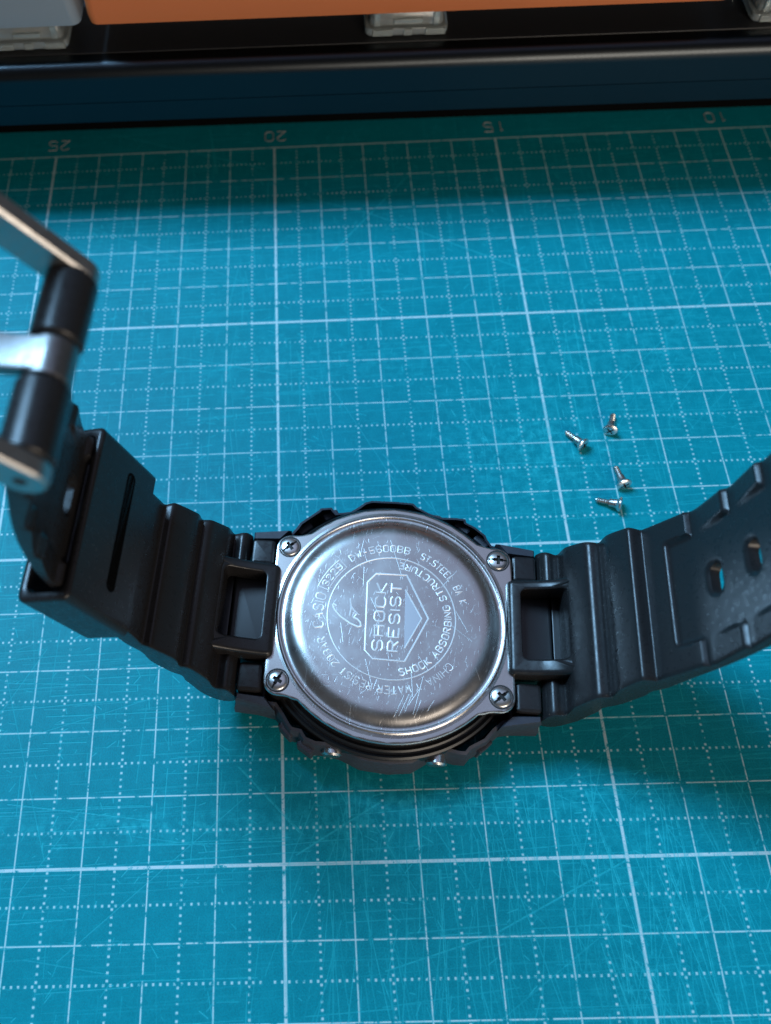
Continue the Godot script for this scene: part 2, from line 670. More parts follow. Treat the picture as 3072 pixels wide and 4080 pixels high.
func cutting_mat() -> void:
	var desk := Solid.new()
	desk.box(Vector3(0, -13.0, 100), Vector3(900, 20, 700), 1.0)
	obj("desk", desk, M.desk).set_meta("kind", "structure")
	var pic := mat_picture()
	var m := StandardMaterial3D.new()
	m.albedo_texture = pic[0]
	m.normal_enabled = true
	m.normal_texture = pic[1]
	m.normal_scale = 0.6
	m.roughness = 0.47
	m.metallic_specular = 0.22
	var root := thing("cutting_mat", "scratched teal cutting mat printed with white centimetre grid lines, under the watch", "cutting mat")
	# top sheet with the print, on a body of the same vinyl
	var x0 := -200.0
	var x1 := 250.0
	var z0 := MAT_Z * 10.0
	var z1 := z0 + MAT_CM * 10.0
	var A := []
	A.resize(Mesh.ARRAY_MAX)
	# the grid repeats each five centimetres, so the near end goes on with an earlier stretch of the print
	var z2 := z1 + 100.0
	A[Mesh.ARRAY_VERTEX] = PackedVector3Array([Vector3(x0, 0, z0) * MM, Vector3(x1, 0, z0) * MM, Vector3(x1, 0, z1) * MM, Vector3(x0, 0, z1) * MM, Vector3(x0, 0, z1) * MM, Vector3(x1, 0, z1) * MM, Vector3(x1, 0, z2) * MM, Vector3(x0, 0, z2) * MM])
	var flat_up := PackedVector3Array()
	flat_up.resize(8)
	flat_up.fill(Vector3.UP)
	A[Mesh.ARRAY_NORMAL] = flat_up
	var u0 := (x0 / 10.0 - MAT_X) / MAT_CM
	var u1 := (x1 / 10.0 - MAT_X) / MAT_CM
	A[Mesh.ARRAY_TEX_UV] = PackedVector2Array([Vector2(u0, 0), Vector2(u1, 0), Vector2(u1, 1), Vector2(u0, 1), Vector2(u0, 0.25), Vector2(u1, 0.25), Vector2(u1, 0.75), Vector2(u0, 0.75)])
	A[Mesh.ARRAY_INDEX] = PackedInt32Array([0, 1, 2, 0, 2, 3, 4, 5, 6, 4, 6, 7])
	var am := ArrayMesh.new()
	am.add_surface_from_arrays(Mesh.PRIMITIVE_TRIANGLES, A)
	var sheet := MeshInstance3D.new()
	sheet.name = "printed_face"
	sheet.mesh = am
	sheet.material_override = m
	root.add_child(sheet)
	var body := Solid.new()
	body.box(Vector3((x0 + x1) / 2, -1.55, (z0 + z2) / 2), Vector3(x1 - x0, 2.9, z2 - z0), 0.0)
	obj("vinyl_body", body, mat(lin(0.006, 0.2, 0.23), 0.55), root)
	for k in 6:
		var s := Solid.new()
		var x := 0.0 + (k - 2) * 50.0
		var text := "%d" % (20 - (k - 2) * 5)
		line_text(s, text, Vector3(x + 2.6, 0.0, -5.2), Vector3(-1, 0, 0), Vector3(0, 0, 1), 3.0, 1.9 if text == "5" else 4.7, 0.14)
		obj("printed_number", s, M.ink, root)


# ------------------------------------------------------------------ keyboard
const KEY := 0.88    # keyboard sizes below are in units of this many millimetres


func kobj(called: String, s: Solid, m: Material, parent: Node3D, crease := 40.0) -> MeshInstance3D:
	for i in s.v.size():
		s.v[i] *= KEY
	return obj(called, s, m, parent, crease)


func keyboard() -> void:
	var kb := thing("keyboard", "black metal keyboard with orange space bar behind the cutting mat", "keyboard", Vector3(0.0227, 0.0156, 0.0187), deg_to_rad(-0.7))
	# the frame: one profile (z, y) drawn along x, with a fine seam along its front
	var prof := PackedVector2Array([Vector2(-9.5, 1.1), Vector2(-8.3, 1.5), Vector2(-8.16, 6.48), Vector2(-8.4, 6.5), Vector2(-8.4, 6.62), Vector2(-8.14, 6.64), Vector2(-8.1, 11.8)])
	for i in 9:
		var a := PI / 2 * (i + 0.5) / 9.0
		prof.append(Vector2(-11.1 + 3.0 * cos(a), 12.0 + 3.0 * sin(a)))
	prof.append_array([Vector2(-11.3, 15.0), Vector2(-60, 15.0), Vector2(-60, 1.1)])
	var frame := Solid.new()
	var rings := []
	for x in [-150.0, 190.0]:
		var r := PackedVector3Array()
		for p in prof:
			r.append(Vector3(x, p.y, p.x))
		rings.append(r)
	frame.loft(rings, Transform3D.IDENTITY, false, true, prof, prof)
	kobj("frame", frame, M.case, kb, 30.0)
	var plate := Solid.new()
	plate.box(Vector3(20, 15.05, -36), Vector3(336, 0.3, 46), 0.1)
	kobj("switch_plate", plate, M.plate, kb)
	# it is raised on a flat black stand set back under it
	var stand := Solid.new()
	stand.box(Vector3(20, -8.2, -65), Vector3(330, 18.2, 72), 0.5)
	kobj("stand", stand, M.foot, kb)
	# switches stand under the caps
	for x in [-53.5 - 25.0, 29.6 - 25.0, 112.5 - 25.0]:
		switch_at(kb, x)
	keycap(kb, "keycap", M.grey, -67.3 - 25.0, -39.8 - 25.0, 9.0, "grey keycap at the left of the row")
	keycap(kb, "keycap", M.grey, -96.0 - 25.0, -68.5 - 25.0, 9.0)
	keycap(kb, "space_bar", M.orange, -38.4 - 25.0, 96.5 - 25.0, 2.0, "long orange space bar")
	keycap(kb, "keycap", M.grey, 97.7 - 25.0, 125.2 - 25.0, 9.0)
	keycap(kb, "keycap", M.grey, 126.4 - 25.0, 154.0 - 25.0, 9.0)


func keycap(kb: Node3D, called: String, m: Material, x0: float, x1: float, lean: float, label := "") -> void:
	var s := Solid.new()
	var w := x1 - x0
	var rings := []
	var h := 9.6
	var n := 8
	var flat := PackedVector2Array()
	var flat2 := PackedVector2Array()
	for k in n:
		var t := float(k) / (n - 1)
		var y := 21.6 + h * minf(t / 0.8, 1.0)
		var in_ := tan(deg_to_rad(lean)) * h * minf(t / 0.8, 1.0)
		var tip := 0.0
		if t > 0.8:
			var q := (t - 0.8) / 0.2
			tip = 1.6 * q
			y = 21.6 + h + 0.5 * q
		elif k == 0:
			tip = 0.25
		var p := Solid.rect(w - 2 * in_ - 2 * tip, 20.4 - 1.7 * in_ - 2 * tip, 2.0, 5)
		var r := PackedVector3Array()
		for q in p:
			r.append(Vector3(q.x + (x0 + x1) / 2, y, q.y - 22.8 - 0.1 * in_))
		rings.append(r)
		if k == 0:
			flat = p
		flat2 = p
	s.loft(rings, Transform3D.IDENTITY, false, true, flat, flat2)
	var o := kobj(called, s, m, kb, 50.0)
	if label:
		o.set_meta("label", label)


func switch_at(kb: Node3D, x: float) -> void:
	var sw := Node3D.new()
	sw.name = "key_switch"
	kb.add_child(sw, true)
	var z := -14.7 - 9.0
	var low := Solid.new()
	low.box(Vector3(x, 16.1, z), Vector3(18.0, 1.7, 18.0), 0.35, Transform3D.IDENTITY, 1.6)
	for dx in [-5.2, 0.3, 6.2]:   # the ledge's teeth along the front
		low.box(Vector3(x + dx, 16.15, z + 9.05), Vector3(4.4 if absf(dx) > 1.0 else 1.9, 1.4, 0.7), 0.2)
	kobj("lower_housing", low, M.clear, sw)
	var top := Solid.new()
	top.prism(Solid.rect(16.0, 15.6, 1.2, 3), [[0.0, 17.0], [0.0, 18.0], [0.8, 20.2], [2.2, 22.0]], Transform3D(Basis(), Vector3(x, 0, z)))
	for dx in [-6.4, 6.4]:
		top.box(Vector3(x + dx, 18.4, z + 7.9), Vector3(1.3, 2.9, 0.8), 0.2)
	top.box(Vector3(x + 0.3, 17.9, z + 8.0), Vector3(6.2, 1.2, 0.9), 0.25)
	kobj("upper_housing", top, M.clear, sw)
	var stem := Solid.new()
	stem.box(Vector3(x, 19.6, z), Vector3(7.0, 5.0, 5.5), 0.3)
	kobj("stem", stem, M.stem, sw)


# ------------------------------------------------------------------ the watch; u along the strap is x, across is z, up is y
func poly(a: Array) -> PackedVector2Array:
	var p := PackedVector2Array()
	for i in range(0, a.size(), 2):
		p.append(Vector2(a[i], a[i + 1]))
	return p


func plate_outline(grow := 0.0) -> PackedVector2Array:
	# a disc with four ears that carry the screws
	var quarter := PackedVector2Array([Vector2(18.35, 7.4)])
	for i in 7:
		var a := PI / 2 * i / 6.0
		quarter.append(Vector2(16.05 + 2.3 * cos(a), 10.5 + 2.35 * sin(a)))
	quarter.append_array([Vector2(15.2, 12.85), Vector2(14.5, 12.95), Vector2(13.9, 13.2)])
	for i in 13:
		var a := deg_to_rad(46.0 + 44.0 * i / 12.0)
		quarter.append(Vector2(18.75 * cos(a), 18.55 * sin(a)))
	var p := PackedVector2Array()
	for q in [[1, 1], [-1, 1], [-1, -1], [1, -1]]:
		var part := quarter.duplicate()
		if q[0] * q[1] < 0:
			part.reverse()
		for c in part:
			var w := Vector2(c.x * q[0], c.y * q[1])
			if p.is_empty() or p[p.size() - 1].distance_to(w) > 0.05:
				p.append(w)
	return Solid.inset(p, -grow) if grow != 0.0 else p


func watch() -> void:
	var w := thing("wrist_watch", "black resin digital watch lying face down with scratched steel back and raised strap", "watch", Vector3(0.01719, 0, 0.11685), deg_to_rad(-6.15))
	bezel(w)
	back_cover(w)
	for s in [-1.0, 1.0]:
		lug(w, s)
	var right := [[22.5, 10.4, 22.6, 7.0, 13.0], [22.9, 11.7, 23.3, 5.6, 12.9], [23.8, 12.4, 24.2, 4.3, 12.7], [24.8, 11.9, 25.2, 4.0, 12.6], [25.4, 11.9, 26.3, 4.7, 12.5], [25.4, 15.2, 27.6, 6.0, 12.2], [25.8, 16.4, 28.4, 7.3, 12.1], [27.2, 19.0, 29.4, 9.6, 11.7], [27.8, 19.6, 30.0, 11.4, 11.55], [28.6, 19.7, 29.9, 12.6, 11.5], [29.4, 19.6, 30.1, 13.6, 11.4], [29.3, 22.4, 31.4, 14.4, 11.25], [29.7, 23.9, 32.4, 15.6, 11.1], [30.8, 26.4, 33.4, 17.4, 10.8], [31.2, 26.9, 34.1, 19.3, 10.75], [32.2, 26.7, 34.0, 20.6, 10.7], [33.0, 26.4, 34.3, 21.6, 10.65], [33.2, 27.0, 35.4, 22.8, 10.6], [34.0, 28.7, 36.0, 24.6, 10.5], [35.2, 31.2, 37.0, 28.5, 10.4], [36.2, 33.6, 38.3, 32.6, 10.3], [37.0, 37.0, 39.2, 36.6, 10.2], [37.6, 40.2, 39.8, 40.0, 10.1], [38.4, 46.5, 40.5, 46.3, 10.0], [38.8, 52.0, 41.0, 52.0, 9.8], [39.0, 60.0, 41.0, 60.0, 9.6], [38.7, 70.0, 40.6, 70.0, 9.4], [38.0, 82.0, 39.6, 82.0, 9.2]]
	var left := [[22.5, 10.4, 22.6, 7.0, 13.0], [22.9, 11.7, 23.3, 5.6, 12.9], [23.8, 12.4, 24.2, 4.3, 12.7], [24.8, 11.9, 25.2, 4.0, 12.6], [25.4, 11.9, 26.3, 4.7, 12.5], [25.7, 14.6, 27.6, 6.0, 12.3], [26.1, 15.6, 28.4, 7.3, 12.1], [27.6, 18.1, 29.4, 9.6, 11.7], [28.2, 18.7, 30.0, 11.4, 11.6], [28.9, 18.8, 29.9, 12.6, 11.5], [29.5, 18.7, 30.1, 13.6, 11.5], [29.5, 20.8, 31.4, 14.4, 11.4], [29.9, 21.9, 32.4, 15.6, 11.2], [32.0, 24.7, 33.6, 17.4, 11.0], [32.6, 25.3, 34.1, 19.3, 10.9], [33.3, 25.2, 34.3, 20.6, 10.7], [33.9, 25.2, 35.0, 21.8, 10.5], [34.2, 27.0, 36.6, 24.0, 10.3], [35.2, 31.0, 37.4, 28.5, 10.1], [36.8, 36.0, 38.9, 34.5, 10.0], [38.6, 41.0, 40.5, 40.0, 9.9], [39.4, 45.0, 41.2, 44.5, 9.8], [39.4, 49.0, 41.2, 49.0, 9.8], [38.9, 53.5, 40.7, 54.8, 9.7], [37.7, 59.6, 39.6, 60.5, 9.6], [36.2, 64.0, 38.2, 65.2, 9.5], [34.8, 68.0, 37.0, 69.6, 9.4], [34.2, 70.0, 36.4, 71.5, 9.4]]
	var right_strap := strap(right, 1.0, [[36.4, 1.05, 1.9, true], [43.4, 1.05, 1.9, true], [50.4, 1.05, 1.9, true], [57.4, 1.05, 1.9, true], [64.4, 1.05, 1.9, true], [71.4, 1.05, 1.9, true]])
	obj("hole_strap", right_strap, M.resin, w, 45.0)
	dust(w, right_strap)
	obj("buckle_strap", strap(left, -1.0, [[46.0, 1.0, 2.2, true, -0.8], [53.8, 1.0, 2.2, true, -0.8], [61.4, 1.0, 2.2, true, -0.8]]), M.resin, w, 45.0)
	keeper(w)
	buckle(w)


func bezel(w: Node3D) -> void:
	var p := poly([-16.6, -14.9, -15.8, -16.0, -15.4, -16.8, -13.9, -18.1, -12.5, -19.3, -12.1, -19.8, -10.2, -20.1, -9.3, -19.1, -7.1, -19.5, -5.8, -20.5, -4.8, -21.4, -3.7, -21.8, 0.2, -21.9, 3.3, -21.8, 4.0, -21.1, 6.2, -20.0, 8.1, -19.5, 10.3, -19.6, 11.9, -19.5, 12.1, -18.8, 13.5, -18.1, 15.2, -16.7, 15.4, -16.0, 16.1, -15.0, 18.0, -14.6, 22.4, -14.1, 22.4, -12.4, 18.7, -12.4, 18.7, 12.3, 22.4, 12.3, 22.4, 13.4, 17.3, 13.7, 16.0, 14.9, 14.8, 16.4, 12.6, 17.7, 11.9, 18.6, 10.6, 18.6, 8.7, 18.2, 6.5, 18.8, 5.3, 19.6, 4.1, 20.4, 0.9, 20.8, -3.2, 20.5, -4.7, 19.9, -6.2, 19.3, -8.5, 18.9, -10.2, 18.9, -11.9, 18.3, -12.6, 17.3, -13.9, 17.1, -14.5, 16.5, -15.6, 14.9, -16.6, 13.7, -22.4, 13.4, -22.4, 12.3, -18.7, 12.3, -18.7, -12.4, -22.4, -12.4, -22.4, -14.1, -18.0, -14.7])
	var s := Solid.new()
	s.prism(p, [[0.9, 0.0], [0.2, 1.6], [-0.55, 3.2], [-0.45, 5.4], [0.0, 7.7], [0.15, 8.3], [0.6, 8.55]])
	obj("bezel", s, M.bezel, w, 28.0)
	# raised blocks along the lower rim
	var knob := Solid.new()
	for a in [131.5, 121.5, 48.5, -58.0, -118.0, -131.0, -48.0]:
		var t := Transform3D(Basis(Vector3.UP, -deg_to_rad(a)), Vector3.ZERO)
		knob.box(Vector3(22.0, 4.6, 0), Vector3(1.3, 4.2, 2.7), 0.3, t)
	obj("bezel_rib", knob, M.bezel, w)
	# the steps between rim and steel back
	var g := Solid.new()
	g.lathe([[20.4, 7.0], [20.2, 8.9], [19.9, 9.2], [19.55, 9.0], [19.4, 9.0], [19.3, 9.9], [19.05, 10.15], [18.75, 9.95], [18.6, 9.95], [18.5, 10.8], [18.3, 11.0], [17.6, 11.0], [17.6, 7.0]], 96)
	g.prism(plate_outline(-0.25), [[0.0, 7.5], [0.0, 11.05]])
	obj("case_side", g, M.gasket, w, 35.0)
	for c in [[-7.6, 1.0, 19.9], [7.7, 1.0, 20.0], [7.0, -1.0, 20.2], [-7.4, -1.0, 19.4]]:
		var b := Solid.new()
		b.lathe([[1.5, 15.0], [1.5, c[2] - 0.3], [1.2, c[2]], [0.0, c[2] + 0.05]], 24, Transform3D(Basis(Vector3.RIGHT, PI / 2 * c[1]), Vector3(c[0], 6.3, 0)))
		obj("push_button", b, M.steel, w)


func back_cover(w: Node3D) -> void:
	var cover := Node3D.new()
	cover.name = "steel_back"
	w.add_child(cover)
	var s := Solid.new()
	s.prism(plate_outline(), [[0.1, 11.1], [0.0, 11.3], [0.0, 11.75], [0.12, 11.93], [0.32, 12.0]])
	obj("flange", s, M.steel, cover, 30.0)
	var d := Solid.new()
	var prof := [[17.75, 11.9], [17.72, 12.02], [17.5, 12.06], [17.3, 12.1], [17.2, 12.26], [17.05, 12.34], [16.88, 12.32], [16.76, 12.2], [16.7, 12.06], [16.5, 12.0], [16.25, 12.02], [16.0, 12.1], [15.7, 12.26], [15.4, 12.45], [15.1, 12.62], [14.75, 12.77], [14.4, 12.88], [14.0, 12.95], [13.6, 12.985], [13.2, 13.0]]
	d.lathe(prof + [[8.0, 13.0], [0.0, 13.0]], 160)
	obj("domed_plate", d, M.back, cover, 30.0, 36.0)
	# lettering round the dome; angles run clockwise from the strap with holes
	var y := 13.0
	var t := Solid.new()
	arc_text(t, "DW-5600BB", 10.6, 1.1, -126.5, -77.0, y, 0.1)
	arc_text(t, "ST.STEEL", 10.6, 1.05, -67.0, -36.0, y, 0.09, false, 0.0)
	arc_text(t, "BACK", 10.6, 1.05, -30.0, -15.0, y, 0.065, false, 0.12)
	arc_text(t, "CHINA", 10.6, 1.05, 37.0, 60.0, y, 0.065, false, 0.1)
	arc_text(t, "Y", 10.6, 1.05, 66.0, 69.5, y, 0.075)
	arc_text(t, "WATER RESIST 20BAR", 10.5, 1.1, 73.5, 158.5, y, 0.1)
	arc_text(t, "3229", 10.65, 1.0, -157.0, -136.0, y, 0.1)
	obj("outer_lettering", t, M.engraving, cover)
	var c := Solid.new()
	arc_text(c, "CASIO", 10.25, 1.5, 167.5, 195.5, y, 0.13)
	obj("maker_lettering", c, M.engraving, cover)
	var box := Solid.new()
	var p := PackedVector3Array()
	for k in 25:
		var a := deg_to_rad(lerpf(-159.6, -133.4, k / 24.0))
		p.append(Vector3(12.0 * cos(a), y, 12.0 * sin(a)))
	for k in 25:
		var a := deg_to_rad(lerpf(-133.4, -159.6, k / 24.0))
		p.append(Vector3(10.3 * cos(a), y, 10.3 * sin(a)))
	p.append(p[0])
	box.tube(p, 0.09, 5, 0.7)
	obj("number_frame", box, M.engraving, cover)
	var i := Solid.new()
	arc_text(i, "SHOCK ABSORBING STRUCTURE", 8.95, 1.0, 80.0, -83.5, y, 0.105, true)
	obj("inner_lettering", i, M.engraving, cover)
	var ring := Solid.new()
	var rr := PackedVector3Array()
	for k in 121:
		rr.append(Vector3(9.58 * cos(TAU * k / 120), y, 9.58 * sin(TAU * k / 120)))
	ring.tube(rr, 0.1, 5, 0.7)
	obj("engraved_ring", ring, M.engraving, cover)
	# the shield with its two words, and the sign beside it
	var e := Solid.new()
	var shield := [-3.78, -5.3, -2.55, -6.8, 2.15, -6.88, 5.55, -0.15, 2.2, 6.68, -2.5, 6.6, -3.7, 5.4, -3.78, -5.3]
	e.tube(path3(shield, y), 0.15, 5, 0.6)
	e.tube(path3([2.0, -4.5, 4.55, -0.05, 2.1, 4.75], y), 0.13, 5, 0.6)
	obj("shield_outline", e, M.engraving, cover)
	var tri := Solid.new()
	tri.prism(poly([1.98, -4.3, 4.4, -0.05, 2.05, 4.6]), [[0.0, 12.9], [0.02, 13.012]])
	obj("shield_point", tri, M.frost, cover)
	var words := Solid.new()
	line_text(words, "SHOCK", Vector3(-1.15, y, 5.3), Vector3(0.03, 0, -1).normalized(), Vector3(-1, 0, 0), 1.5, 10.6, 0.15, 0.9, 0.42)
	line_text(words, "RESIST", Vector3(1.12, y, 5.25), Vector3(0.03, 0, -1).normalized(), Vector3(-1, 0, 0), 1.5, 10.6, 0.15, 0.95, 0.42)
	obj("shield_words", words, M.engraving, cover)
	var sign_ := Solid.new()
	sign_.tube(path3([-8.25, -1.15, -8.75, -1.45, -8.9, -1.2, -8.5, -0.45, -7.6, 0.5, -6.1, 1.45, -4.9, 1.9, -4.45, 1.75, -4.55, 1.2, -5.0, 0.75, -5.7, 0.45], y), 0.17, 6, 0.6)
	sign_.tube(path3([-6.25, -2.5, -6.05, -1.0, -6.2, 0.3], y), 0.14, 5, 0.6)
	sign_.tube(path3([-6.2, -1.4, -5.6, -0.6, -4.8, 0.0, -5.8, -0.25], y), 0.15, 5, 0.6)
	sign_.tube(path3([-5.6, 0.55, -5.2, -0.1], y), 0.12, 5, 0.6)
	obj("curved_sign", sign_, M.engraving, cover)
	for q in [[-16.26, -10.74, 40.0], [16.2, -10.7, -3.0], [-16.2, 10.65, 62.0], [16.25, 10.58, 42.0]]:
		var sc := Node3D.new()
		sc.name = "cover_screw"
		cover.add_child(sc, true)
		sc.position = Vector3(q[0], 11.86, q[1]) * MM
		sc.rotation.y = deg_to_rad(q[2])
		var h := MeshInstance3D.new()
		h.name = "screw_head"
		h.mesh = head_mesh
		sc.add_child(h)
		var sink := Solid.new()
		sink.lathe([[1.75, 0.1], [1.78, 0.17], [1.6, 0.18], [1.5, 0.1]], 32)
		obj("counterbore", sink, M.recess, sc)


func path3(a: Array, y: float) -> PackedVector3Array:
	var p := PackedVector3Array()
	for i in range(0, a.size(), 2):
		p.append(Vector3(a[i], y, a[i + 1]))
	return p


var head_mesh: ArrayMesh
var loose_mesh: ArrayMesh


# a turned shape with slots cut out by CSG, worked out at a metre per millimetre and welded for smooth creases
func carving(profile: PackedVector2Array, cuts: Array) -> CSGCombiner3D:
	var c := CSGCombiner3D.new()
	c.name = "carving"
	add_child(c)
	var body := CSGPolygon3D.new()
	body.mode = CSGPolygon3D.MODE_SPIN
	body.spin_sides = 40
	body.polygon = profile
	body.material = M.screw_steel
	c.add_child(body)
	for k in cuts:
		var b := CSGBox3D.new()
		b.operation = CSGShape3D.OPERATION_SUBTRACTION
		b.size = k[0]
		b.position = k[1]
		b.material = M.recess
		c.add_child(b)
	return c


func carved(c: CSGCombiner3D, crease := 30.0) -> ArrayMesh:
	var m := c.bake_static_mesh()
	var made := ArrayMesh.new()
	for n in m.get_surface_count():
		var s := Solid.new()
		var at := {}
		var a := m.surface_get_arrays(n)
		var vv: PackedVector3Array = a[Mesh.ARRAY_VERTEX]
		var ii = a[Mesh.ARRAY_INDEX]
		var idx: PackedInt32Array = ii if ii != null and ii.size() else PackedInt32Array(range(vv.size()))
		for k in range(0, idx.size(), 3):
			var three := []
			for j in 3:
				var p := vv[idx[k + j]]
				var key := (p * 2000.0).round()
				if not at.has(key):
					at[key] = s.v.size()
					s.v.append(p)
				three.append(at[key])
			s.tri(three[0], three[2], three[1])
		made.add_surface_from_arrays(Mesh.PRIMITIVE_TRIANGLES, s.mesh(crease).surface_get_arrays(0))
		made.surface_set_material(n, m.surface_get_material(n))
	remove_child(c)
	c.free()
	return made


func screw_heads() -> void:
	var pr := PackedVector2Array([Vector2(0, 0), Vector2(1.5, 0)])
	for i in 9:
		var a := PI / 2 * i / 8.0
		pr.append(Vector2(1.5 * cos(a), 0.22 + 0.42 * sin(a)) if i < 8 else Vector2(0, 0.64))
	var one := carving(pr, [[Vector3(3.4, 0.6, 0.3), Vector3(0, 0.62, 0)], [Vector3(1.5, 0.9, 0.5), Vector3(0, 0.62, 0)], [Vector3(0.5, 0.9, 1.5), Vector3(0, 0.62, 0)]])
	pr = PackedVector2Array([Vector2(0, 0), Vector2(0.42, 0.0), Vector2(0.85, 0.0), Vector2(1.25, 0.42), Vector2(1.3, 0.55), Vector2(1.28, 0.7), Vector2(1.1, 0.84), Vector2(0.7, 0.93), Vector2(0, 0.95)])
	var two := carving(pr, [[Vector3(1.5, 0.8, 0.3), Vector3(0, 0.98, 0)], [Vector3(0.3, 0.8, 1.5), Vector3(0, 0.98, 0)]])
	for i in 3:
		await get_tree().process_frame
	head_mesh = carved(one)
	loose_mesh = carved(two)


func lug(w: Node3D, s: float) -> void:
	# the hinge end of the strap: a flat frame with a rounded opening, between two dark blocks of the case
	var e := Solid.new()
	var outer := Solid.fine_edges(Solid.rect(11.2, 14.8, 0.9, 5), 0.7)
	var inner := Solid.fine_edges(Solid.rect(6.3, 10.7, 0.8, 5), 0.7)
	var rings := []
	var rise := func(x: float) -> float:
		var way := [[17.0, 13.0], [19.5, 13.4], [22.0, 13.95], [24.0, 14.7], [25.2, 15.5], [25.9, 16.2], [26.5, 17.0], [29.0, 17.2]] if s > 0.0 else [[17.0, 13.0], [19.5, 13.4], [22.0, 13.9], [24.0, 14.5], [25.3, 15.0], [26.2, 15.4], [29.0, 15.5]]
		for k in way.size() - 1:
			if x <= way[k + 1][0]:
				return lerpf(way[k][1], way[k + 1][1], clampf((x - way[k][0]) / (way[k + 1][0] - way[k][0]), 0.0, 1.0))
		return 15.5
	for l in [[outer, 0.0, -4.2], [outer, 0.0, -0.9], [outer, 0.15, -0.3], [outer, 0.45, -0.06], [outer, 0.8, 0.0], [inner, -0.4, 0.0], [inner, -0.12, -0.1], [inner, 0.0, -0.4], [inner, 0.0, -4.2]]:
		var r := PackedVector3Array()
		for q in (Solid.inset(l[0], l[1]) if l[1] != 0.0 else l[0]):
			var x: float = q.x + (22.9 if l[0] == outer else 22.45)
			r.append(Vector3(x * s, rise.call(x) + l[2], q.y - (0.0 if l[0] == outer else 0.35)))
		rings.append(r)
	e.loft(rings, Transform3D.IDENTITY, true)
	obj("hinge_frame", e, M.resin, w, 50.0)
	var fl := Solid.new()
	fl.box(Vector3(21.7 * s, 7.0, 0), Vector3(6.0, 4.8, 14.0), 0.5)
	fl.box(Vector3(26.0 * s, 6.6, 0), Vector3(2.4, 4.8, 14.0), 0.3)
	obj("hinge_floor", fl, M.gasket, w)
	for z in [-1.0, 1.0]:
		var b := Solid.new()
		b.box(Vector3(20.5 * s, 8.6, 10.1 * z), Vector3(3.6, 4.8, 4.3), 0.5)
		b.box(Vector3(19.2 * s, 8.4, 10.1 * z), Vector3(1.2, 4.9, 4.2), 0.4)
		obj("lug_block", b, M.resin, w)
		var arm := Solid.new()
		arm.prism(poly([18.0 * s, 12.6 * z, 22.4 * s, 12.3 * z, 22.4 * s, (13.5 if z > 0 else 13.9) * z, 16.4 * s, 14.6 * z]), [[0.3, 2.0], [0.0, 3.0], [0.0, 9.6], [0.3, 10.2]])
		obj("lug_arm", arm, M.bezel, w)


